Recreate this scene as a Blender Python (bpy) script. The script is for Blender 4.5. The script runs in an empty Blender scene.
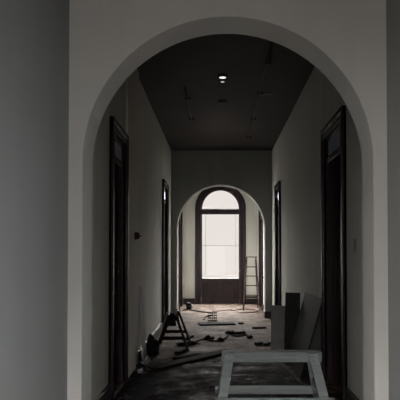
import bpy, bmesh, math, random
from mathutils import Vector, Matrix
random.seed(7)
S = bpy.context.scene
COL = S.collection
PI = math.pi

# ------------------------------------------------------------------ materials
def new_mat(name):
    m = bpy.data.materials.new(name); m.use_nodes = True
    nt = m.node_tree
    b = nt.nodes['Principled BSDF']
    return m, nt, b

def coords(nt, scale=(1, 1, 1)):
    tc = nt.nodes.new('ShaderNodeTexCoord')
    mp = nt.nodes.new('ShaderNodeMapping')
    mp.inputs['Scale'].default_value = scale
    nt.links.new(tc.outputs['Object'], mp.inputs['Vector'])
    return mp.outputs['Vector']

def noise(nt, vec, scale, detail=4, rough=0.55):
    n = nt.nodes.new('ShaderNodeTexNoise')
    n.inputs['Scale'].default_value = scale
    n.inputs['Detail'].default_value = detail
    n.inputs['Roughness'].default_value = rough
    nt.links.new(vec, n.inputs['Vector'])
    return n.outputs['Fac']

def ramp(nt, fac, stops):
    r = nt.nodes.new('ShaderNodeValToRGB')
    el = r.color_ramp.elements
    while len(el) < len(stops): el.new(0.5)
    for e, (p, c) in zip(el, stops):
        e.position = p
        e.color = (c[0], c[1], c[2], 1) if not isinstance(c, (int, float)) else (c, c, c, 1)
    nt.links.new(fac, r.inputs['Fac'])
    return r.outputs['Color']

def mixc(nt, fac, a, b, mode='MIX'):
    m = nt.nodes.new('ShaderNodeMix'); m.data_type = 'RGBA'; m.blend_type = mode
    if isinstance(fac, (int, float)): m.inputs[0].default_value = fac
    else: nt.links.new(fac, m.inputs[0])
    for sock, v in ((m.inputs[6], a), (m.inputs[7], b)):
        if isinstance(v, tuple): sock.default_value = (*v, 1)
        else: nt.links.new(v, sock)
    return m.outputs[2]

def bump(nt, b, h, strength=0.2, dist=0.01):
    bp = nt.nodes.new('ShaderNodeBump')
    bp.inputs['Strength'].default_value = strength
    bp.inputs['Distance'].default_value = dist
    nt.links.new(h, bp.inputs['Height'])
    nt.links.new(bp.outputs['Normal'], b.inputs['Normal'])

def plaster(name, c1, c2, rough=0.75, stain=0.35):
    m, nt, b = new_mat(name)
    v = coords(nt)
    n1 = noise(nt, v, 0.9, 5, .6)
    vs = coords(nt, (3.0, 3.0, .25))
    n2 = noise(nt, vs, 1.6, 4, .6)           # vertical smears of old paint
    col = mixc(nt, ramp(nt, n1, [(.35, 0.0), (.65, 1.0)]), c1, c2)
    dk = tuple(x * .72 for x in c1)
    f = ramp(nt, n2, [(.45, 0.0), (.75, stain)])
    col = mixc(nt, f, col, dk)
    nt.links.new(col, b.inputs['Base Color'])
    b.inputs['Roughness'].default_value = rough
    bump(nt, b, noise(nt, v, 40, 3), .06, .01)
    return m

def wood(name, c1, c2, rough=.4, scale=(1, 1, 1), grain=(18, 18, 1.2), spec=.5):
    m, nt, b = new_mat(name)
    v = coords(nt, grain)
    n = noise(nt, v, 1.6, 5, .6)
    nt.links.new(mixc(nt, ramp(nt, n, [(.35, 0.0), (.68, 1.0)]), c1, c2), b.inputs['Base Color'])
    b.inputs['Roughness'].default_value = rough
    b.inputs['Specular IOR Level'].default_value = spec
    bump(nt, b, n, .12, .004)
    return m

def plain(name, c, rough=.5, metal=0.0, var=.25):
    m, nt, b = new_mat(name)
    n = noise(nt, coords(nt), 9, 4)
    nt.links.new(mixc(nt, ramp(nt, n, [(.35, 0.0), (.7, 1.0)]), c, tuple(x * (1 - var) for x in c)), b.inputs['Base Color'])
    b.inputs['Roughness'].default_value = rough
    b.inputs['Metallic'].default_value = metal
    return m

M = {}
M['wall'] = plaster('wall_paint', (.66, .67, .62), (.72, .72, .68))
M['wall_near_paint'] = plaster('near_wall_paint', (.27, .275, .27), (.30, .305, .30), stain=.15)  # darker copy of the wall colour, balances the light between near bay and corridor
M['wall_far'] = plaster('middle_wall_paint', (.21, .215, .20), (.25, .25, .235))  # shade on the far cross wall is put into its base colour
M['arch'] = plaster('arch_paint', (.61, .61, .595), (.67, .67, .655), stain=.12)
M['pale'] = plaster('pale_patch', (.76, .70, .64), (.80, .74, .68), stain=.2)
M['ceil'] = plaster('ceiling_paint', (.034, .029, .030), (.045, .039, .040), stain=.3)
M['dark'] = wood('dark_varnish', (.018, .008, .011), (.036, .015, .020), .27)
M['dark2'] = wood('dark_skirting', (.02, .012, .016), (.035, .02, .024), .35, grain=(2, 2, 14))
M['grey_timber'] = wood('dusty_timber', (.23, .265, .28), (.34, .37, .375), .7, grain=(1.5, 16, 16))
M['brown_timber'] = wood('old_timber', (.02, .015, .014), (.035, .026, .023), .95, spec=.05, grain=(14, 14, 2))
M['board'] = wood('bare_board', (.10, .075, .055), (.17, .13, .10), .6, grain=(2, 20, 20))
M['ladder'] = wood('ladder_wood', (.025, .014, .013), (.05, .028, .024), .6, spec=.15)
M['sheet_a'] = plain('grey_sheet', (.42, .42, .41), .7)
M['sheet_d'] = plain('pale_sheet', (.5, .5, .49), .7)
M['sheet_b'] = plain('dark_sheet', (.07, .07, .072), .7)
M['sheet_c'] = plain('charcoal_sheet', (.040, .040, .043), .6)
for _k in ('sheet_a', 'sheet_b', 'sheet_c'):
    M[_k].node_tree.nodes['Principled BSDF'].inputs['Specular IOR Level'].default_value = .08
M['black'] = plain('black_plastic', (.012, .012, .014), .45)
M['flat_black'] = plain('charred_board', (.014, .012, .012), .95)
M['flat_black'].node_tree.nodes['Principled BSDF'].inputs['Specular IOR Level'].default_value = .1
M['rubber'] = plain('cable_black', (.012, .010, .010), .97)
M['orange'] = plain('cable_red', (.16, .05, .04), .5)
for _k in ('rubber', 'orange', 'black'):
    M[_k].node_tree.nodes['Principled BSDF'].inputs['Specular IOR Level'].default_value = .08
M['rag'] = plain('pale_rag', (.34, .35, .37), .85)
M['metal'] = plain('dull_metal', (.25, .25, .26), .4, .8)
M['brass'] = plain('old_brass', (.35, .25, .12), .35, .9)
M['bakelite'] = plain('bakelite', (.05, .018, .012), .25)
M['plaster_bits'] = plain('plaster_bits', (.45, .42, .38), .9)
M['conduit'] = plain('conduit_paint', (.03, .025, .022), .6)
M['bar_white'] = plain('washed_bar', (.75, .66, .63), .5)
M['stone'] = plain('step_stone', (.055, .05, .048), .85)

# floorboards
def floor_mat():
    m, nt, b = new_mat('floorboards')
    tc = nt.nodes.new('ShaderNodeTexCoord')
    mp = nt.nodes.new('ShaderNodeMapping')
    mp.inputs['Rotation'].default_value = (0, 0, PI / 2)
    nt.links.new(tc.outputs['Object'], mp.inputs['Vector'])
    br = nt.nodes.new('ShaderNodeTexBrick')
    br.offset = .37; br.offset_frequency = 1
    br.inputs['Scale'].default_value = 1
    br.inputs['Brick Width'].default_value = 4.4
    br.inputs['Row Height'].default_value = .125
    br.inputs['Mortar Size'].default_value = .003
    br.inputs['Mortar Smooth'].default_value = .2
    br.inputs['Bias'].default_value = .1
    br.inputs['Color1'].default_value = (.05, .032, .025, 1)
    br.inputs['Color2'].default_value = (.09, .062, .048, 1)
    br.inputs['Mortar'].default_value = (.01, .007, .006, 1)
    nt.links.new(mp.outputs['Vector'], br.inputs['Vector'])
    v = coords(nt)
    g = noise(nt, coords(nt, (26, 1.2, 1)), 1.4, 5, .6)
    col = mixc(nt, ramp(nt, g, [(.3, 0.0), (.75, .55)]), br.outputs['Color'], (.045, .028, .022))
    # pale plaster dust trodden in the boards, with its own patchy outline
    d1 = noise(nt, v, 2.1, 8, .75)
    dust = ramp(nt, d1, [(.43, 0.0), (.56, .9)])
    col = mixc(nt, dust, col, (.25, .20, .165))
    # scattered dark scuffs and stains
    d2 = noise(nt, coords(nt, (1.0, 1.5, 1)), 2.2, 8, .78)
    col = mixc(nt, ramp(nt, d2, [(.50, 0.0), (.58, .85)]), col, (.025, .022, .018))
    # gaps stay dark
    col = mixc(nt, ramp(nt, br.outputs['Fac'], [(0.3, 0.0), (.8, .5)]), col, (.01, .008, .007))
    nt.links.new(col, b.inputs['Base Color'])
    nt.links.new(ramp(nt, d1, [(.36, .7), (.62, 1.0)]), b.inputs['Roughness'])
    b.inputs['Specular IOR Level'].default_value = .05
    bump(nt, b, noise(nt, coords(nt, (8, 2, 1)), 2.5, 5), .25, .012)
    return m
M['floor'] = floor_mat()

def glass_mat(name, tint=(1, 1, 1), gl=.08, rough=.02):
    m = bpy.data.materials.new(name); m.use_nodes = True
    nt = m.node_tree; nt.nodes.clear()
    o = nt.nodes.new('ShaderNodeOutputMaterial')
    t = nt.nodes.new('ShaderNodeBsdfTransparent'); t.inputs[0].default_value = (*tint, 1)
    g = nt.nodes.new('ShaderNodeBsdfGlossy'); g.inputs['Roughness'].default_value = rough
    x = nt.nodes.new('ShaderNodeMixShader'); x.inputs[0].default_value = gl
    nt.links.new(t.outputs[0], x.inputs[1]); nt.links.new(g.outputs[0], x.inputs[2])
    nt.links.new(x.outputs[0], o.inputs[0])
    return m
M['glass'] = glass_mat('clear_glass', (.98, .98, .98), .006)

def frosted():
    m = bpy.data.materials.new('frosted_transom_glass'); m.use_nodes = True
    nt = m.node_tree; nt.nodes.clear()
    o = nt.nodes.new('ShaderNodeOutputMaterial')
    t = nt.nodes.new('ShaderNodeBsdfTranslucent'); t.inputs[0].default_value = (.85, .86, .9, 1)
    g = nt.nodes.new('ShaderNodeBsdfGlossy'); g.inputs['Roughness'].default_value = .12
    x = nt.nodes.new('ShaderNodeMixShader'); x.inputs[0].default_value = .12
    nt.links.new(t.outputs[0], x.inputs[1]); nt.links.new(g.outputs[0], x.inputs[2])
    nt.links.new(x.outputs[0], o.inputs[0])
    return m
M['frost'] = frosted()

def emis(name, c, s):
    m, nt, b = new_mat(name)
    b.inputs['Emission Color'].default_value = (*c, 1)
    b.inputs['Emission Strength'].default_value = s
    return m
M['lamp_on'] = emis('lamp_lens_lit', (1, .97, .9), 1.1)
M['lamp_dim'] = emis('lamp_lens_dim', (1, .97, .9), .5)

# ------------------------------------------------------------------ mesh building
class MB:
    def __init__(s): s.bm = bmesh.new()
    def hull(s, pts, faces):
        vs = [s.bm.verts.new(p) for p in pts]
        for f in faces:
            s.bm.faces.new([vs[i] for i in f])
        return s
    def box(s, x0, x1, y0, y1, z0, z1):
        p = [(x, y, z) for z in (z0, z1) for y in (y0, y1) for x in (x0, x1)]
        return s.hull(p, [(0, 2, 3, 1), (4, 5, 7, 6), (0, 1, 5, 4), (2, 6, 7, 3), (0, 4, 6, 2), (1, 3, 7, 5)])
    def bar(s, p0, p1, w, h, up=(0, 0, 1), shift=(0, 0, 0)):
        """square bar from p0 to p1, w across, h along up"""
        p0 = Vector(p0) + Vector(shift); p1 = Vector(p1) + Vector(shift)
        d = (p1 - p0).normalized(); u = Vector(up)
        r = d.cross(u).normalized(); u = r.cross(d).normalized()
        p = []
        for e in (p0, p1):
            for a, b in ((-1, -1), (1, -1), (1, 1), (-1, 1)):
                p.append(e + r * (a * w / 2) + u * (b * h / 2))
        return s.hull(p, [(3, 2, 1, 0), (4, 5, 6, 7), (0, 1, 5, 4), (1, 2, 6, 5), (2, 3, 7, 6), (3, 0, 4, 7)])
    def legbar(s, p0, p1, wx, wy):
        """bar whose ends stay level: parallelogram between two horizontal rectangles"""
        p = []
        for e in (p0, p1):
            for a, b in ((-1, -1), (1, -1), (1, 1), (-1, 1)):
                p.append((e[0] + a * wx / 2, e[1] + b * wy / 2, e[2]))
        return s.hull(p, [(3, 2, 1, 0), (4, 5, 6, 7), (0, 1, 5, 4), (1, 2, 6, 5), (2, 3, 7, 6), (3, 0, 4, 7)])
    def tube(s, pts, r, n=8):
        pts = [Vector(p) for p in pts]; rings = []
        for i, p in enumerate(pts):
            d = (pts[min(i + 1, len(pts) - 1)] - pts[max(i - 1, 0)]).normalized()
            ref = Vector((0, 0, 1)) if abs(d.z) < .9 else Vector((1, 0, 0))
            a = d.cross(ref).normalized(); b = a.cross(d).normalized()
            rings.append([s.bm.verts.new(p + a * (r * math.cos(2 * PI * k / n)) + b * (r * math.sin(2 * PI * k / n))) for k in range(n)])
        for A, B in zip(rings, rings[1:]):
            for k in range(n): s.bm.faces.new((A[k], A[(k + 1) % n], B[(k + 1) % n], B[k]))
        s.bm.faces.new(rings[0][::-1]); s.bm.faces.new(rings[-1])
        return s
    def lathe(s, c, prof, axis='z', n=28):
        """prof: list of (radius, height) along axis"""
        rings = []
        for r, h in prof:
            ring = []
            for k in range(n):
                a = 2 * PI * k / n
                u, v = r * math.cos(a), r * math.sin(a)
                q = {'z': (u, v, h), 'x': (h, u, v), 'y': (u, h, v)}[axis]
                ring.append(s.bm.verts.new((c[0] + q[0], c[1] + q[1], c[2] + q[2])))
            rings.append(ring)
        for A, B in zip(rings, rings[1:]):
            for k in range(n): s.bm.faces.new((A[k], A[(k + 1) % n], B[(k + 1) % n], B[k]))
        s.bm.faces.new(rings[0][::-1]); s.bm.faces.new(rings[-1])
        return s
    def arc_prism(s, c, r0, r1, y0, y1, a0=0, a1=PI, n=40):
        """ring segment in the xz plane, between y0 and y1"""
        Q = []
        for i in range(n + 1):
            a = a0 + (a1 - a0) * i / n
            Q.append([s.bm.verts.new((c[0] + r * math.cos(a), y, c[1] + r * math.sin(a))) for r, y in ((r0, y0), (r1, y0), (r1, y1), (r0, y1))])
        for A, B in zip(Q, Q[1:]):
            for k in range(4): s.bm.faces.new((A[k], A[(k + 1) % 4], B[(k + 1) % 4], B[k]))
        s.bm.faces.new(Q[0]); s.bm.faces.new(Q[-1][::-1])
        return s
    def arch_wall(s, xl, xr, H, a, b, spring, y0, y1, n=64, z0=0):
        """wall slab between y0,y1 with a round-headed opening a..b"""
        c = (a + b) / 2; r = (b - a) / 2
        s.box(xl, a, y0, y1, z0, H); s.box(b, xr, y0, y1, z0, H)
        prev = None
        for i in range(n + 1):
            t = PI * i / n
            x = c + r * math.cos(t); z = spring + r * math.sin(t)
            cur = [s.bm.verts.new(p) for p in ((x, y0, z), (x, y0, H), (x, y1, H), (x, y1, z))]
            if prev:
                for k in range(4): s.bm.faces.new((prev[k], prev[(k + 1) % 4], cur[(k + 1) % 4], cur[k]))
            else: s.bm.faces.new(cur)
            prev = cur
        s.bm.faces.new(prev[::-1])
        return s
    def build(s, name, mat, parent=None, bevel=0, smooth=False, normals=True):
        if normals: bmesh.ops.recalc_face_normals(s.bm, faces=s.bm.faces)
        if parent is not None:
            bmesh.ops.translate(s.bm, verts=s.bm.verts, vec=-wloc(parent))
        me = bpy.data.meshes.new(name); s.bm.to_mesh(me); s.bm.free()
        me.materials.append(mat)
        o = bpy.data.objects.new(name, me); COL.objects.link(o)
        if parent is not None: o.parent = parent
        if smooth:
            for p in me.polygons: p.use_smooth = True
        if bevel:
            md = o.modifiers.new('bevel', 'BEVEL'); md.width = bevel; md.segments = 2; md.limit_method = 'ANGLE'
        return o

def wloc(o):
    v = Vector((0, 0, 0))
    while o is not None:
        v = v + o.location; o = o.parent
    return v

def tag(o, label=None, cat=None, group=None, kind=None):
    if label: o['label'] = label
    if cat: o['category'] = cat
    if group: o['group'] = group
    if kind: o['kind'] = kind
    return o

def thing(name, loc, label=None, cat=None, group=None, kind=None):
    o = bpy.data.objects.new(name, None); COL.objects.link(o)
    o.location = loc; o.empty_display_size = .1
    return tag(o, label, cat, group, kind)

def struct(mb, name, mat, label=None, cat=None, **k):
    return tag(mb.build(name, mat, **k), label, cat, kind='structure')

# ------------------------------------------------------------------ dimensions
XL, XR = -1.12, 1.286          # corridor
NL, NR = -1.08, 1.222          # near bay
EL, ER = -1.085, 1.235         # end hall
H = 4.0
T = .30
Y0 = -3.6                      # wall behind the camera
A1, A1b = 4.19, 4.52           # near arch
A2, A2b = 13.86, 14.21         # far arch
YE = 18.0                      # end wall face
AX0, AX1, SPR = -.978, 1.122, 2.14

# floor & ceiling
struct(MB().box(-4.6, 4.8, Y0 - .3, YE + .35, -.12, 0), 'floor', M['floor'], 'dark dusty timber floorboards running the length of the corridor', 'floor')
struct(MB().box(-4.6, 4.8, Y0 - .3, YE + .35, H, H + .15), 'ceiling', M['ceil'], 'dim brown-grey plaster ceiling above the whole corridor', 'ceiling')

# doors along the side walls: (side, y0, y1 of the wall opening, glass z range)
DOORS = [(-1, 6.10, 6.88, XL, 2.80), (1, 5.94, 6.90, XR, 2.87), (-1, 11.75, 12.6, XL, 2.90), (1, 12.0, 12.7, XR, 2.90),
         (-1, 16.06, 17.0, EL, 2.85), (1, 16.06, 17.0, ER, 2.85)]

# added openings out of view, there to supply daylight: side, y0, y1, z0, z1, wall face, glow colour, power
ADDED_WINS = [(-1, 1.75, 2.7, .85, 2.1, NL, (1, .96, .92), 58), (1, 2.1, 3.1, .85, 2.1, NR, (.93, .98, 1), 16),
        (-1, 14.45, 15.55, .9, 2.3, EL, (1, .95, .90), 120), (1, 14.45, 15.55, .9, 2.3, ER, (1, .95, .90), 24)]

def side_wall(name, side, segs, label, mat='wall'):
    """segs: list of (ya, yb, xface); openings cut where doors stand"""
    mb = MB()
    for ya, yb, xf in segs:
        xs = sorted((xf, side * 1.5))
        y = ya
        holes = [(d[1], d[2], 0, d[4]) for d in DOORS if d[0] == side] + [w[1:5] for w in ADDED_WINS if w[0] == side]
        for (d0, d1, zb, zt) in sorted(holes):
            if d0 >= ya and d1 <= yb:
                mb.box(xs[0], xs[1], y, d0, 0, H)
                mb.box(xs[0], xs[1], d0, d1, zt, H)
                if zb: mb.box(xs[0], xs[1], d0, d1, 0, zb)
                y = d1
        mb.box(xs[0], xs[1], y, yb, 0, H)
    return struct(mb, name, M[mat], label, 'wall')

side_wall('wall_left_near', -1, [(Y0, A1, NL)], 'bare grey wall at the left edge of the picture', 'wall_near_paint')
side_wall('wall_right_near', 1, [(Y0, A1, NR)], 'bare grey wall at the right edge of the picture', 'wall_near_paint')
side_wall('wall_left', -1, [(A1, A2b, XL), (A2b, YE, EL)], 'long grey-green plaster wall on the left with the dark doors')
side_wall('wall_right', 1, [(A1, A2b, XR), (A2b, YE, ER)], 'long grey plaster wall on the right behind the leaning sheets')
struct(MB().arch_wall(NL - .04, NR + .06, H, AX0, AX1, SPR + .03, A1, A1b), 'wall_near', M['arch'], 'plastered cross wall with the large near round arch', 'wall')
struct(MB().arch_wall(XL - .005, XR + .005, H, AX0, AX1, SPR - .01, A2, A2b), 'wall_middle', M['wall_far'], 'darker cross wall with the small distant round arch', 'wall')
DC, DZ, DR, DI = .077, 2.95, .787, .568
struct(MB().arch_wall(EL - .4, ER + .4, H, DC - .70, DC + .70, DZ, YE, YE + .30), 'wall_end', M['wall'], 'pale end wall around the arched glazed door', 'wall')
# wall behind the camera with the front doorway
mb = MB(); mb.box(-1.5, -.85, Y0 - .25, Y0, 0, H); mb.box(.55, 1.5, Y0 - .25, Y0, 0, H); mb.box(-.85, .55, Y0 - .25, Y0, 2.5, H)
struct(mb, 'wall_back', M['wall'], 'wall behind the viewer with the front doorway', 'wall')
# side rooms (closed off, seen only as daylight behind the transom glass)
mb = MB(); mb.box(-4.6, -4.45, Y0, YE + .3, 0, H)
for y in (Y0 - .25, 4.9, 9.6, 14.6, YE + .05): mb.box(-4.45, -1.5, y, y + .15, 0, H)
struct(mb, 'wall_outer_left', M['arch'], 'outer and partition walls of the rooms left of the corridor', 'wall')
mb = MB(); mb.box(4.65, 4.8, Y0, YE + .3, 0, H)
for y in (Y0 - .25, 4.9, 9.6, 14.6, YE + .05): mb.box(1.5, 4.65, y, y + .15, 0, H)
struct(mb, 'wall_outer_right', M['arch'], 'outer and partition walls of the rooms right of the corridor', 'wall')

# slight plaster pier after the first left door
struct(MB().box(XL - .01, XL + .03, 7.03, 7.98, 0, H), 'trim_1', M['pale'], 'narrow paler plaster strip between first left door and green wall', 'trim')

# skirtings
def skirt(name, side, xf, spans, label, h=.16, t=.022):
    mb = MB()
    for a, b in spans:
        x0, x1 = sorted((xf, xf - side * t))
        mb.box(x0, x1, a, b, 0, h)
        x0, x1 = sorted((xf, xf - side * t * .5))
        mb.box(x0, x1, a, b, h, h + .02)
    return struct(mb, name, M['dark2'], label, 'baseboard', bevel=.003)
skirt('baseboard_left', -1, XL, [(A1b, 5.97), (7.99, 11.62), (12.73, A2)], 'dark skirting board along the left corridor wall')
skirt('baseboard_right', 1, XR, [(A1b, 5.81), (7.03, 11.87), (12.83, A2)], 'dark skirting board along the right corridor wall')
skirt('baseboard_left_hall', -1, EL, [(A2b, 15.93), (17.13, YE)], 'dark skirting board left of the end hall')
skirt('baseboard_right_hall', 1, ER, [(A2b, 15.93), (17.13, YE)], 'dark skirting board right of the end hall')
mb = MB(); mb.box(EL + .03, DC - DR - .005, YE - .022, YE, 0, .17); mb.box(DC + DR + .005, ER - .03, YE - .022, YE, 0, .17)
struct(mb, 'baseboard_end', M['dark2'], 'dark skirting either side of the end door', 'baseboard', bevel=.003)
mb = MB()
for xa, xb in ((AX0, AX0 + .018), (AX1 - .018, AX1)):
    mb.box(xa, xb, A2, A2b, 0, .16)
mb.box(XL + .03, AX0 + .018, A2 - .02, A2, 0, .16); mb.box(AX1 - .018, XR - .03, A2 - .02, A2, 0, .16)
struct(mb, 'baseboard_arch', M['dark2'], 'dark skirting wrapped round the feet of the far arch', 'baseboard', bevel=.003)

# ------------------------------------------------------------------ panelled side doors
def side_door(n, side, y0, y1, xf, zt, label):
    ym = (y0 + y1) / 2
    r = thing('door_%d' % n, (xf, ym, 0), label, 'door', kind='structure')
    def X(d0, d1):                       # depth measured from the wall face into the wall (+) or out of it (-)
        return sorted((xf + side * d0, xf + side * d1))
    aw = .125
    # architrave, two steps
    mb = MB()
    for o, w, p in ((0, aw, -.028), (aw - .045, .045, -.045), (0, .02, -.036)):
        x0, x1 = X(p, .002)
        mb.box(x0, x1, y0 - o - w, y0 - o, 0, zt + o + w)
        mb.box(x0, x1, y1 + o, y1 + o + w, 0, zt + o + w)
        mb.box(x0, x1, y0 - o, y1 + o, zt + o, zt + o + w)
    mb.build('architrave', M['dark'], r, bevel=.006)
    # jamb lining
    x0, x1 = X(0, .22)
    mb = MB(); mb.box(x0, x1, y0, y0 + .022, 0, zt); mb.box(x0, x1, y1 - .022, y1, 0, zt); mb.box(x0, x1, y0 + .022, y1 - .022, zt - .022, zt)
    for yy in (y0 + .022, y1 - .022):
        s = 1 if yy < ym else -1
        a, b = sorted((yy, yy + s * .012))
        for d in (.05, .10, .15):
            xa, xb = X(d, d + .018); mb.box(xa, xb, a, b, .02, zt - .03)
    mb.build('jamb_lining', M['dark'], r, bevel=.003)
    # transom bar and pane
    zb = zt - .30
    x0, x1 = X(.0, .07)
    MB().box(x0, x1, y0 + .022, y1 - .022, zb, zb + .06).build('transom_bar', M['dark'], r, bevel=.005)
    fr = MB(); x0, x1 = X(.012, .045)
    ya, yb = y0 + .036, y1 - .036
    fr.box(x0, x1, ya, yb, zb + .062, zb + .085); fr.box(x0, x1, ya, yb, zt - .045, zt - .024)
    fr.box(x0, x1, ya, ya + .025, zb + .085, zt - .045); fr.box(x0, x1, yb - .025, yb, zb + .085, zt - .045)
    f = fr.build('transom_frame', M['dark'], r)
    x0, x1 = X(.018, .024)
    tag(MB().box(x0, x1, ya + .025, yb - .025, zb + .085, zt - .045).build('transom_pane', M['frost'], f), 'frosted glass pane')
    # leaf with four panels
    x0, x1 = X(.17, .21)
    mb = MB(); a, b = y0 + .026, y1 - .026
    mb.box(*X(.18, .20), a, b, .01, zb - .004)
    st = .11
    for (p, q) in ((a, a + st), (b - st, b), (ym - .05, ym + .05)): mb.box(x0, x1, p, q, .01, zb - .004)
    for (z0, z1) in ((.01, .24), (.86, 1.06), (zb - .13, zb - .004)):
        mb.box(x0, x1, a + st, ym - .05, z0, z1); mb.box(x0, x1, ym + .05, b - st, z0, z1)
    leaf = mb.build('door_leaf', M['dark'], r, bevel=.004)
    # knob
    kx = xf + side * .17
    prof = [(.028, 0), (.028, -side * .006), (.010, -side * .012), (.010, -side * .03), (.024, -side * .036), (.028, -side * .05), (.018, -side * .062)]
    tag(MB().lathe((kx, y0 + .08, 1.0), prof, 'x', 20).build('door_knob', M['brass'], leaf, smooth=True), 'small brass knob')
LBL = ['dark panelled door in the left wall nearest the near arch', 'dark panelled door in the right wall beside the grey trestle',
       'dark panelled door in the left wall just before the far arch', 'dark panelled door in the right wall just before the far arch',
       'narrow-looking dark door on the left beyond the far arch', 'narrow-looking dark door on the right beyond the far arch']
for i, (sd, a, b, xf, zt) in enumerate(DOORS):
    side_door(i + 1, sd, a, b, xf, zt, LBL[i])

def added_side_window(n, side, y0, y1, z0, z1, xf, label):
    r = thing('window_%d' % n, (xf, (y0 + y1) / 2, z0), label, 'window', kind='structure')
    xa, xb = sorted((xf + side * .06, xf + side * .11))
    mb = MB(); w = .05; ym = (y0 + y1) / 2; zm = (z0 + z1) / 2
    mb.box(xa, xb, y0, y0 + w, z0, z1); mb.box(xa, xb, y1 - w, y1, z0, z1)
    mb.box(xa, xb, y0 + w, y1 - w, z0, z0 + w); mb.box(xa, xb, y0 + w, y1 - w, z1 - w, z1)
    mb.box(xa, xb, y0 + w, y1 - w, zm - .02, zm + .02)
    f = mb.build('sash_frame', M['dark'], r, bevel=.004)
    x0, x1 = sorted((xf + side * .083, xf + side * .088))
    for a, b in ((z0 + w, zm - .02), (zm + .02, z1 - w)):
        MB().box(x0, x1, y0 + w, y1 - w, a, b).build('glass_pane', M['glass'], f)
    x0, x1 = sorted((xf - side * .03, xf + side * .06))
    MB().box(x0, x1, y0 - .0, y1 + .0, z0 + .001, z0 + .03).build('window_sill', M['dark'], r, bevel=.004)
for i, (sd, a, b, z0, z1, xf, c, pw) in enumerate(ADDED_WINS):
    added_side_window(i + 1, sd, a, b, z0, z1, xf, ['window in the left wall of the near bay', 'window in the right wall of the near bay', 'window in the left wall of the end hall', 'window in the right wall of the end hall'][i])

# ------------------------------------------------------------------ arched end door
r = thing('door_7', (DC, YE, 0), 'tall arched dark door with white glowing glass at the corridor end', 'door', kind='structure')
mb = MB()
for ri, ro, yy in ((.685, DR, -.035), (.745, DR, -.055), (.685, .705, -.048)):
    mb.arc_prism((DC, DZ), ri, ro, YE + yy, YE + .01)
    for s in (-1, 1):
        xa, xb = sorted((DC + s * ri, DC + s * ro)); mb.box(xa, xb, YE + yy, YE + .01, 0, DZ)
mb.build('architrave', M['dark'], r, bevel=.006)
mb = MB()
mb.arc_prism((DC, DZ), DI + .03, .70, YE + .012, YE + .20)
for s in (-1, 1):
    xa, xb = sorted((DC + s * (DI + .03), DC + s * .70)); mb.box(xa, xb, YE + .012, YE + .20, 0, DZ)
mb.box(DC - DI - .03, DC + DI + .03, YE + .03, YE + .16, 2.775, 2.94)
mb.box(DC - DI - .03, DC + DI + .03, YE + .01, YE + .03, 2.83, 2.885)
mb.build('door_frame', M['dark'], r, bevel=.005)
mb = MB(); mb.arc_prism((DC, DZ), DI, DI + .03, YE + .07, YE + .12)
mb.box(DC - DI - .03, DC + DI + .03, YE + .07, YE + .12, 2.94, 2.952)
f = mb.build('fanlight_frame', M['dark'], r)
mb = MB(); ring = []
for y in (YE + .093, YE + .099):
    ring.append([mb.bm.verts.new((DC + DI * math.cos(PI * k / 40), y, DZ + DI * math.sin(PI * k / 40))) for k in range(41)])
mb.bm.faces.new(ring[0]); mb.bm.faces.new(ring[1][::-1])
for k in range(41): mb.bm.faces.new((ring[0][k], ring[1][k], ring[1][(k + 1) % 41], ring[0][(k + 1) % 41]))
mb.build('fanlight_pane', M['glass'], f)
# leaf
x0, x1 = DC - DI - .028, DC + DI + .028
mb = MB(); ya, yb = YE + .06, YE + .11
mb.box(x0, DC - DI, ya, yb, .02, 2.772); mb.box(DC + DI, x1, ya, yb, .02, 2.772)
mb.box(DC - DI, DC + DI, ya, yb, .02, .18); mb.box(DC - DI, DC + DI, ya, yb, .64, .785)
mb.box(DC - .05, DC + .05, ya, yb, .18, .64)
mb.box(DC - DI, DC + DI, ya + .018, yb - .018, .18, .64)
for s in (-1, 1):
    c = DC + s * (DI + .05) / 2
    mb.box(c - .2, c + .2, ya + .006, ya + .02, .24, .58)
leaf = mb.build('door_leaf', M['dark'], r, bevel=.004)
MB().box(DC - DI, DC + DI, YE + .083, YE + .089, .785, 2.772).build('glass_pane', M['glass'], leaf)
mb = MB()
for z in (1.80, .86): mb.box(DC - DI, DC + DI, YE + .074, YE + .082, z - .006, z + .006)
for x in (DC - DI + .105, DC + DI - .105): mb.box(x - .004, x + .004, YE + .072, YE + .080, .785, 2.772)
tag(mb.build('glazing_bar', M['bar_white'], leaf), 'thin pale glazing bars across the glass')
tag(MB().lathe((DC + DI + .012, ya, 1.02), [(.012, 0), (.010, -.03), (.025, -.036), (.028, -.05), (.018, -.062)], 'y', 20).build('door_knob', M['brass'], leaf, smooth=True), 'small brass knob')
# stone threshold and veranda slab outside
struct(MB().box(DC - .7, DC + .7, YE - .02, YE + .36, .001, .018), 'trim_2', M['dark2'], 'worn dark threshold under the end door', 'threshold')
struct(MB().box(-4, 4, YE + .36, YE + 4.5, -.14, -.02), 'floor_outside', M['stone'], 'pale paving outside the end door', 'paving')

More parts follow.
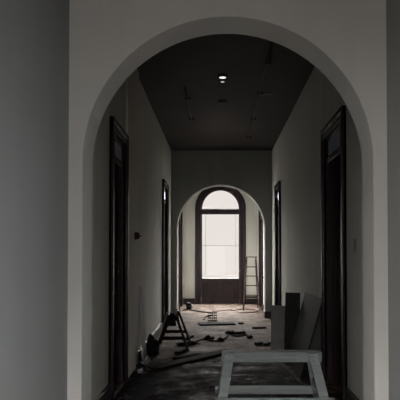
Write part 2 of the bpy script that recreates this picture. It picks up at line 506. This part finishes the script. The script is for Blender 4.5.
# ------------------------------------------------------------------ ceiling details
def conduit(x, pts, label, jx=.02):
    t = thing('ceiling_conduit', (x, pts[0], H), label, 'conduit')
    P = []
    for i, y in enumerate(pts): P.append((x + (jx if i % 2 else 0), y, H - .016))
    MB().tube(P, .016, 8).build('pipe', M['conduit'], t, smooth=True)
    for i in range(1, len(pts), 2):
        MB().box(x - .045 + jx, x + .045 + jx, pts[i] - .015, pts[i] + .015, H - .036, H - .0005).build('bracket', M['conduit'], t, bevel=.002)
    return t
conduit(.63, [6.7, 7.5, 8.2, 8.9, 9.8, 10.6, 11.4, 12.2], 'dark conduit running along the ceiling on the right side')
conduit(-.50, [8.6, 9.2, 9.8, 10.6], 'short dark conduit on the ceiling on the left side')
MB_ = MB().bar((.64, 9.0, H - .012), (.84, 8.95, H - .012), .03, .022)
tag(MB_.build('ceiling_batten', M['grey_timber']), 'short pale batten branching off the right ceiling conduit', 'batten')
def ceiling_lamp(y, rad, mat, label):
    t = thing('ceiling_lamp', (.065, y, H), label, 'lamp', 'small round lamps on the ceiling')
    MB().lathe((.065, y, H), [(rad + .022, -.0005), (rad + .022, -.014), (rad + .008, -.03), (rad, -.03)], 'z', 28).build('rim', M['conduit'], t, smooth=False)
    MB().lathe((.065, y, H), [(rad - .001, -.031), (rad * .8, -.033)], 'z', 28).build('lens', mat, t)
ceiling_lamp(8.07, .048, M['lamp_on'], 'brightest small round ceiling lamp, nearest of the three')
ceiling_lamp(8.27, .030, M['lamp_dim'], 'smaller dimmer round ceiling lamp right behind the brightest one')
ceiling_lamp(9.42, .045, M['black'], 'unlit black round ceiling fitting, farthest of the three')

# round switch on the pale strip
sw = thing('light_switch', (XL + .03, 7.62, 1.745), 'round brown switch on the pale strip past the first left door', 'switch')
MB().lathe((XL + .03, 7.62, 1.745), [(.052, 0), (.052, .028), (.048, .032)], 'x').build('mounting_block', M['bakelite'], sw)
MB().lathe((XL + .03, 7.62, 1.745), [(.044, .0325), (.044, .052), (.038, .062), (.012, .066)], 'x').build('cover', M['bakelite'], sw, smooth=True)
tag(MB().lathe((XL + .03, 7.62, 1.745), [(.010, .0665), (.010, .076), (.014, .082), (.010, .090)], 'x', 12).build('toggle', M['metal'], sw, smooth=True), 'shiny metal toggle')
tag(MB().box(XR - .008, XR, 5.43, 5.49, 1.52, 1.64).build('cover_plate', M['metal'], bevel=.003), 'small dull plate on the right wall just past near arch', 'plate')

# ------------------------------------------------------------------ near trestle
t = thing('trestle', (.49, 5.37, 0), 'dusty grey timber trestle standing across the corridor foreground', 'trestle')
g = M['grey_timber']
MB().box(.035, .945, 5.31, 5.45, .515, .605).build('top_beam', g, t, bevel=.004)
def tleg(xt, xb, s):
    yt = 5.38 + s * .095; yb = 5.38 + s * .26
    MB().legbar((xb, yb, 0), (xt, yt, .598), .085, .048).build('leg', g, t, bevel=.003)
for s in (-1, 1):
    tleg(.105, .005, s); tleg(.855, .985, s)
def ly(z, s): return 5.38 + s * (.26 + (.095 - .26) * z / .598)
for s in (-1, 1):
    y = ly(.2, s) + s * .037
    MB().box(-.03, 1.02, y - .011, y + .011, .155, .235).build('stretcher', g, t, bevel=.003)
for xa in (.06, .90):
    MB().box(xa - .011, xa + .011, ly(.3, -1) + .026, ly(.3, 1) - .026, .27, .34).build('end_brace', g, t, bevel=.002)
for x, s in ((.105, -1), (.855, -1)):
    for dz in (.54, .58): MB().lathe((x, ly(dz, s) - .0235, dz), [(.007, 0), (.007, -.006), (.004, -.008)], 'y', 10).build('bolt_head', M['metal'], t)

# ------------------------------------------------------------------ far left sawhorse
t = thing('sawhorse', (-.72, 9.5, 0), 'dark wooden A-frame sawhorse standing end-on near the left wall', 'sawhorse')
bt = M['brown_timber']
MB().box(-.755, -.685, 9.12, 9.92, .50, .585).build('top_beam', bt, t, bevel=.004)
for yy, s in ((9.20, -1), (9.84, 1)):
    for sx in (-1, 1):
        MB().legbar((-.72 + sx * .255, yy + s * .06, 0), (-.72 + sx * .054, yy, .55), .036, .07).build('leg', bt, t, bevel=.003)
    MB().box(-.72 - .17, -.72 + .17, yy + s * .075 - .01, yy + s * .075 + .01, .17, .225).build('cross_brace', bt, t, bevel=.002)
    MB().hull([(-.79, yy + s * .048 - .008, .38), (-.65, yy + s * .048 - .008, .38), (-.68, yy + s * .048 - .008, .54), (-.76, yy + s * .048 - .008, .54),
               (-.79, yy + s * .048 + .008, .38), (-.65, yy + s * .048 + .008, .38), (-.68, yy + s * .048 + .008, .54), (-.76, yy + s * .048 + .008, .54)],
              [(0, 1, 2, 3), (7, 6, 5, 4), (0, 4, 5, 1), (1, 5, 6, 2), (2, 6, 7, 3), (3, 7, 4, 0)]).build('gusset', bt, t)

# ------------------------------------------------------------------ stepladder
t = thing('stepladder', (.92, 16.1, 0), 'slim dark wooden stepladder open in front of the end wall', 'ladder')
lm = M['ladder']; LZ = 1.44
def rail_x(z, s): return .92 + s * (.225 + (.125 - .225) * z / LZ)
def rail_y(z): return 15.86 + (16.08 - 15.86) * z / LZ
for s in (-1, 1):
    MB().legbar((rail_x(0, s), rail_y(0), 0), (rail_x(LZ, s), rail_y(LZ), LZ), .03, .07).build('rail', lm, t, bevel=.002)
    MB().legbar((.92 + s * .21, 16.50, 0), (.92 + s * .12, 16.15, LZ - .06), .026, .04).build('rear_leg', lm, t, bevel=.002)
for z in (.41, .67, .93, 1.18):
    MB().box(rail_x(z, -1) + .017, rail_x(z, 1) - .017, rail_y(z) - .05, rail_y(z) + .05, z - .012, z + .012).build('tread', lm, t, bevel=.002)
MB().box(.92 - .16, .92 + .16, 16.02, 16.18, LZ + .001, LZ + .025).build('top_tread', lm, t, bevel=.003)
MB().box(.92 - .20, .92 + .20, 16.405, 16.425, .30, .35).build('rear_brace', lm, t, bevel=.002)

# ------------------------------------------------------------------ leaning sheets
def sheet(name, p, q, top_shift, h, th, mat, label, group=None):
    """sheet standing on the floor edge p-q, its top moved by top_shift in xy"""
    p = Vector((*p, 0)); q = Vector((*q, 0)); sh = Vector((*top_shift, 0))
    up = sh + Vector((0, 0, h))
    n = (q - p).cross(up).normalized() * th
    if n.dot(sh) < 0: n = -n
    base = [p, q, q + up, p + up]
    pts = base + [v + n for v in base]
    zmin = min(v.z for v in pts)
    pts = [v - Vector((0, 0, zmin)) for v in pts]
    mb = MB().hull(pts, [(0, 1, 2, 3), (7, 6, 5, 4), (0, 4, 5, 1), (1, 5, 6, 2), (2, 6, 7, 3), (3, 7, 4, 0)])
    return tag(mb.build(name, mat, bevel=.002), label, 'board', group)
G = 'boards leaning on the right wall'
sheet('leaning_board', (.82, 9.05), (1.235, 8.85), (.02, .16), .70, .02, M['sheet_a'], 'lighter grey squat board, leftmost of those leaning by the right wall', G)
sheet('leaning_board', (.985, 8.72), (1.19, 8.60), (.04, .14), .925, .02, M['sheet_b'], 'tall narrow dark grey board leaning between two wider ones', G)
sheet('leaning_board', (.98, 7.0), (.98, 8.35), (.27, 0), .96, .02, M['sheet_c'], 'wide charcoal board propped on right wall beside the dark door', G)
sheet('leaning_board', (-1.03, 8.06), (-1.03, 8.50), (-.07, 0), 1.04, .018, M['sheet_d'], 'grey board leaning on the left wall past the pale strip')

# ------------------------------------------------------------------ heaps and litter
def heap(name, c, sx, sy, sz, mat, label, cat, seed=1, sub=4, rough=.35):
    rnd = random.Random(seed)
    bm = bmesh.new(); bmesh.ops.create_icosphere(bm, subdivisions=sub, radius=1)
    from mathutils import noise as N
    off = Vector((rnd.uniform(0, 50), rnd.uniform(0, 50), 0))
    for v in bm.verts:
        d = 1 + rough * N.noise(v.co * 1.7 + off) + rough * .5 * N.noise(v.co * 4.5 + off)
        p = v.co * d
        z = max(p.z, -.25) + .25
        v.co = (c[0] + p.x * sx, c[1] + p.y * sy, c[2] + z * sz / 1.25)
    mb = MB(); mb.bm.free(); mb.bm = bm
    return tag(mb.build(name, mat, smooth=True), label, cat)
heap('rubbish_bag', (-.99, 8.80, 0), .105, .20, .27, M['black'], 'slumped black plastic bag on the floor against the left wall', 'bag', 3)
heap('cloth_bundle', (-1.0, 7.56, 0.01), .06, .08, .10, M['black'], 'small dark bundle at the foot of the pale strip', 'cloth', 5)
heap('crumpled_rag', (-.98, 7.40, 0), .035, .05, .06, M['rag'], 'tiny crumpled pale rag beside the first left door', 'rag', 9, 3, .5)
heap('crumpled_rag', (-.965, 7.98, 0), .035, .05, .11, M['rag'], 'tiny upright pale rag by the leaning left board', 'rag', 12, 3, .5)
tag(MB().bar((-.985, 10.02, 0.02), (-.89, 10.20, .50), .06, .02, (1, 0, 0)).build('timber_offcut', M['rag'], bevel=.002), 'pale upright offcut showing behind the dark sawhorse', 'offcut')

def board(x0, y0, x1, y1, w, th, mat, label, cat='board', z=0.0, name='loose_board', tilt=0):
    mb = MB().bar((x0, y0, z + th / 2 + .001), (x1, y1, z + th / 2 + .001 + tilt), w, th)
    return tag(mb.build(name, mat, bevel=.002), label, cat)
board(-.85, 7.60, .17, 9.02, .20, .035, M['brown_timber'], 'long loose board lying diagonally across the floor behind the trestle')
board(-.41, 12.58, .35, 12.72, (.36), .03, M['flat_black'], 'flat dark board lying on the floor before the far arch')
board(-.62, 8.35, -.30, 8.75, .10, .03, M['brown_timber'], 'short dark offcut lying left of the long diagonal board', 'offcut', name='timber_offcut')
board(-.52, 9.02, -.62, 8.78, .08, .04, M['brown_timber'], 'short dark offcut lying near the first left door', 'offcut', name='timber_offcut')
board(-.58, 10.3, -.48, 10.7, .09, .035, M['brown_timber'], 'dark offcut on the floor right of the sawhorse', 'offcut', name='timber_offcut')
board(.30, 11.05, .50, 11.2, .09, .04, M['brown_timber'], 'dark offcut in the middle of the floor by the cable', 'offcut', name='timber_offcut')
board(.62, 9.72, .74, 9.78, .07, .04, M['brown_timber'], 'small dark block on floor left of the leaning boards', 'offcut', name='timber_offcut')
board(.78, 9.66, .86, 9.82, .06, .035, M['brown_timber'], 'smaller dark block close to the leaning boards', 'offcut', name='timber_offcut')
board(.46, 12.7, .54, 12.78, .06, .03, M['brown_timber'], 'tiny dark chip right of the flat dark board', 'offcut', name='timber_offcut')
board(1.02, 6.15, 1.10, 6.19, .03, .012, M['rag'], 'tiny pale scrap on the floor by the first right door', 'scrap', name='paper_scrap')
board(.70, 11.9, .98, 11.95, .05, .03, M['brown_timber'], 'thin dark batten on floor before second right door', 'batten', name='timber_batten')

def cable(name, pts, r, mat, label):
    P = [Vector(p) for p in pts]; out = []
    n = len(P)
    for i in range(n - 1):
        p0, p1, p2, p3 = P[max(i - 1, 0)], P[i], P[i + 1], P[min(i + 2, n - 1)]
        for k in range(6):
            t = k / 6
            out.append(.5 * ((2 * p1) + (p2 - p0) * t + (2 * p0 - 5 * p1 + 4 * p2 - p3) * t * t + (3 * p1 - p0 - 3 * p2 + p3) * t ** 3))
    out.append(P[-1])
    out = [Vector((p[0], p[1], r + .001)) for p in out]
    return tag(MB().tube(out, r, 8).build(name, mat, smooth=True), label, 'cable')
def F(px, py):                            # plan position of a floor point
    y = 1.48 * 582 / (py - 256.0)
    return ((px - 218.0) * y / 582, y, 0)
cable('power_cable', [F(*p) for p in ((187, 347), (192, 344.5), (197, 341.5), (203, 339.5), (212, 341), (219, 340.5), (226, 338), (229, 334.5), (236, 336.3), (247, 335))], .011, M['rubber'], 'thick black cable snaking across the middle of the floor')
cable('power_cable', [F(*p) for p in ((183, 310.6), (190, 310.2), (197, 311.5), (204, 312.4), (211, 313), (212, 315.5), (206, 317), (204, 320))], .014, M['rubber'], 'thin black cable by the left foot of the far arch')
cable('extension_cord', [F(*p) for p in ((212, 311.5), (220, 311), (229, 310), (235, 310.6), (240, 312.6), (249, 312.9), (256, 312), (257, 310.3), (249, 309.4), (240, 309.6), (231, 310.8))], .011, M['orange'], 'red extension cord looped round the foot of the stepladder')

# dark floor covering still lying over the near half of the floor, torn along its far edge
def covering():
    m, nt, b = new_mat('worn_linoleum')
    v = coords(nt)
    n = noise(nt, v, 3.2, 7, .7)
    c = mixc(nt, ramp(nt, n, [(.50, 0.0), (.62, 1.0)]), (.010, .008, .010), (.022, .018, .018))
    n2 = noise(nt, coords(nt, (2.2, .8, 1)), 2.6, 7, .75)
    c = mixc(nt, ramp(nt, n2, [(.56, 0.0), (.66, .8)]), c, (.20, .19, .185))
    nt.links.new(c, b.inputs['Base Color'])
    nt.links.new(ramp(nt, n, [(.35, .5), (.65, .95)]), b.inputs['Roughness'])
    b.inputs['Specular IOR Level'].default_value = .006
    bump(nt, b, noise(nt, v, 5, 5), .35, .02)
    edge = [(-1.08, 7.45), (-.9, 7.55), (-.62, 7.80), (-.40, 8.12), (-.18, 8.50), (.02, 8.84), (.16, 9.06), (.27, 8.98), (.34, 8.70), (.52, 8.62), (.66, 8.35), (.80, 8.30), (.90, 7.4), (.93, 6.95), (1.02, 6.5), (1.04, 4.60)]
    start = [(-1.08 + 2.12 * i / 15, 4.62) for i in range(16)]
    mb = MB(); NN = 30; rows = []
    for i in range(16):
        a = start[i]; e = edge[i]
        col = []
        for k in range(NN + 1):
            t = k / NN
            x = a[0] + (e[0] - a[0]) * t; y = a[1] + (e[1] - a[1]) * t
            z = .005 + .004 * math.sin(3.1 * x + 2 * y) ** 2 + (.02 * max(0, (t - .93) / .07) ** 2 if 1 < i < 12 else 0)
            col.append((x, y, z))
        rows.append(col)
    top = [[mb.bm.verts.new(p) for p in r_] for r_ in rows]
    bot = [[mb.bm.verts.new((p[0], p[1], max(.001, p[2] - .004))) for p in r_] for r_ in rows]
    for i in range(15):
        for k in range(NN):
            mb.bm.faces.new((top[i][k], top[i + 1][k], top[i + 1][k + 1], top[i][k + 1]))
            mb.bm.faces.new((bot[i][k], bot[i][k + 1], bot[i + 1][k + 1], bot[i + 1][k]))
        mb.bm.faces.new((top[i][0], bot[i][0], bot[i + 1][0], top[i + 1][0]))
        mb.bm.faces.new((top[i][NN], top[i + 1][NN], bot[i + 1][NN], bot[i][NN]))
    for i in (0, 15):
        for k in range(NN): mb.bm.faces.new((top[i][k], top[i][k + 1], bot[i][k + 1], bot[i][k]))
    tag(mb.build('floor_covering', m, smooth=True), 'dark worn floor covering under the trestle with a torn diagonal far edge', 'floor covering')
covering()

# wire crate
c = F(212.5, 320.5)
t = thing('wire_basket', c, 'small wire basket standing behind the flat dark board', 'basket')
mb = MB(); w, d, h = .10, .09, .18
for z in (.006, .06, .12, h):
    P = [(c[0] - w, c[1] - d, z), (c[0] + w, c[1] - d, z), (c[0] + w, c[1] + d, z), (c[0] - w, c[1] + d, z)]
    for i in range(4): mb.tube([P[i], P[(i + 1) % 4]], .007, 6)
mb.build('hoop', M['rubber'], t)
for k in range(5):
    x = c[0] - w + 2 * w * k / 4
    for y in (c[1] - d, c[1] + d): MB().tube([(x, y, .004), (x, y, h)], .004, 6).build('upright_wire', M['rubber'], t)

# paint tin
c = F(189, 308.6)
t = thing('paint_tin', c, 'small dark tin on the floor left of the end door', 'tin')
MB().lathe(c, [(.075, .001), (.08, .006), (.08, .15), (.075, .156), (.078, .16)], 'z').build('can', M['black'], t)
MB().lathe(c, [(.062, .161), (.062, .167), (.05, .168)], 'z').build('lid', M['metal'], t)
mb = MB(); mb.tube([(c[0] - .083, c[1], .12), (c[0] - .09, c[1] - .05, .09), (c[0], c[1] - .088, .07), (c[0] + .09, c[1] - .05, .09), (c[0] + .083, c[1], .12)], .004, 6)
mb.build('handle', M['metal'], t, smooth=True)

# more dark litter on the boards
LIT = [((191, 345), 13, 5, 'ragged dark scrap at the left end of the black cable'), ((209, 339.5), 9, 3, 'dark scrap lying where the black cable bends'),
       ((231, 334), 10, 4, 'dark lump at the right bend of the black cable'), ((221, 341.5), 6, 3, 'small dark scrap right in front of the cable middle'),
       ((180, 347.5), 9, 4, 'dark scrap by the right leg of the sawhorse'), ((250, 338.5), 6, 2, 'small dark scrap past the right end of the cable')]
for i, ((px, py), wpx, _, lab) in enumerate(LIT):
    c = F(px, py); k = 582 / c[1]
    heap('floor_scrap', (c[0], c[1] + (.14 if i != 4 else .3), 0), wpx / k / 2, .10, .05, M['rubber'], lab, 'scrap', 20 + i, 3, .7)['group'] = 'dark scraps around the black cable'

# ------------------------------------------------------------------ light
def area(name, loc, size, power, color, direction, spread=180):
    l = bpy.data.lights.new(name, 'AREA'); l.shape = 'RECTANGLE'; l.size, l.size_y = size
    l.energy = power; l.color = color; l.spread = math.radians(spread)
    o = bpy.data.objects.new(name, l); COL.objects.link(o); o.location = loc
    o.rotation_euler = Vector(direction).to_track_quat('-Z', 'Z').to_euler()
    return o
# daylight through the front doorway behind the viewer
area('front_door_daylight', (-.15, Y0 - .05, 1.15), (1.3, 2.2), 20, (1, .98, .94), (0, 1, -.2), 120)
# daylight from the windows of the side rooms
area('left_room_daylight', (-4.4, 12.2, 1.9), (1.6, 1.8), 260, (.95, .98, 1), (1, 0, 0))
area('right_room_daylight', (4.6, 12.2, 1.9), (1.6, 1.8), 260, (.95, .98, 1), (-1, 0, 0))
area('left_near_room_daylight', (-4.4, 7.2, 1.9), (1.6, 1.8), 2, (.95, .98, 1), (1, 0, 0))
area('right_near_room_daylight', (4.6, 7.2, 1.9), (1.6, 1.8), 2, (.95, .98, 1), (-1, 0, 0))
for (sd, a, b, z0, z1, xf, c, pw) in ADDED_WINS:  # lamps of the added openings, brightening the near bay and end hall
    area('window_daylight', (sd * 1.56, (a + b) / 2, (z0 + z1) / 2), (b - a + .1, z1 - z0 + .1), pw, c, (-sd, 0 if a < 5 else .1, -.28 if a < 5 else -.5), 115 if a < 5 else 150)
# portal in the end door guiding the sky's light
p = area('end_door_portal', (DC, YE + .34, 1.9), (1.5, 3.6), 1, (1, 1, 1), (0, -1, 0))
p.data.cycles.is_portal = True

w = bpy.data.worlds.new('overcast_sky'); S.world = w; w.use_nodes = True
nt = w.node_tree; bg = nt.nodes['Background']
tc = nt.nodes.new('ShaderNodeTexCoord'); sp = nt.nodes.new('ShaderNodeSeparateXYZ')
nt.links.new(tc.outputs['Generated'], sp.inputs[0])
rp = nt.nodes.new('ShaderNodeValToRGB'); el = rp.color_ramp.elements
el[0].position = .12; el[0].color = (.85, .79, .75, 1)
el[1].position = .22; el[1].color = (56.0, 54, 51.5, 1)
nt.links.new(sp.outputs['Z'], rp.inputs['Fac'])
nt.links.new(rp.outputs['Color'], bg.inputs['Color'])
bg.inputs['Strength'].default_value = 1.0

# ------------------------------------------------------------------ camera
cam = bpy.data.cameras.new('camera'); co = bpy.data.objects.new('camera', cam); COL.objects.link(co)
cam.sensor_width = 36; cam.lens = 582 / 400 * 36
co.location = (0, 0, 1.48)
TILT = math.radians(1.3)
co.rotation_euler = (PI / 2 + TILT, 0, 0)
cam.shift_x = -18 / 400
cam.shift_y = (56 - 582 * math.tan(TILT)) / 400
cam.clip_start = .05
S.camera = co

vs = S.view_settings
vs.view_transform = 'Standard'; vs.look = 'None'; vs.exposure = 0; vs.gamma = 1; vs.use_curve_mapping = False
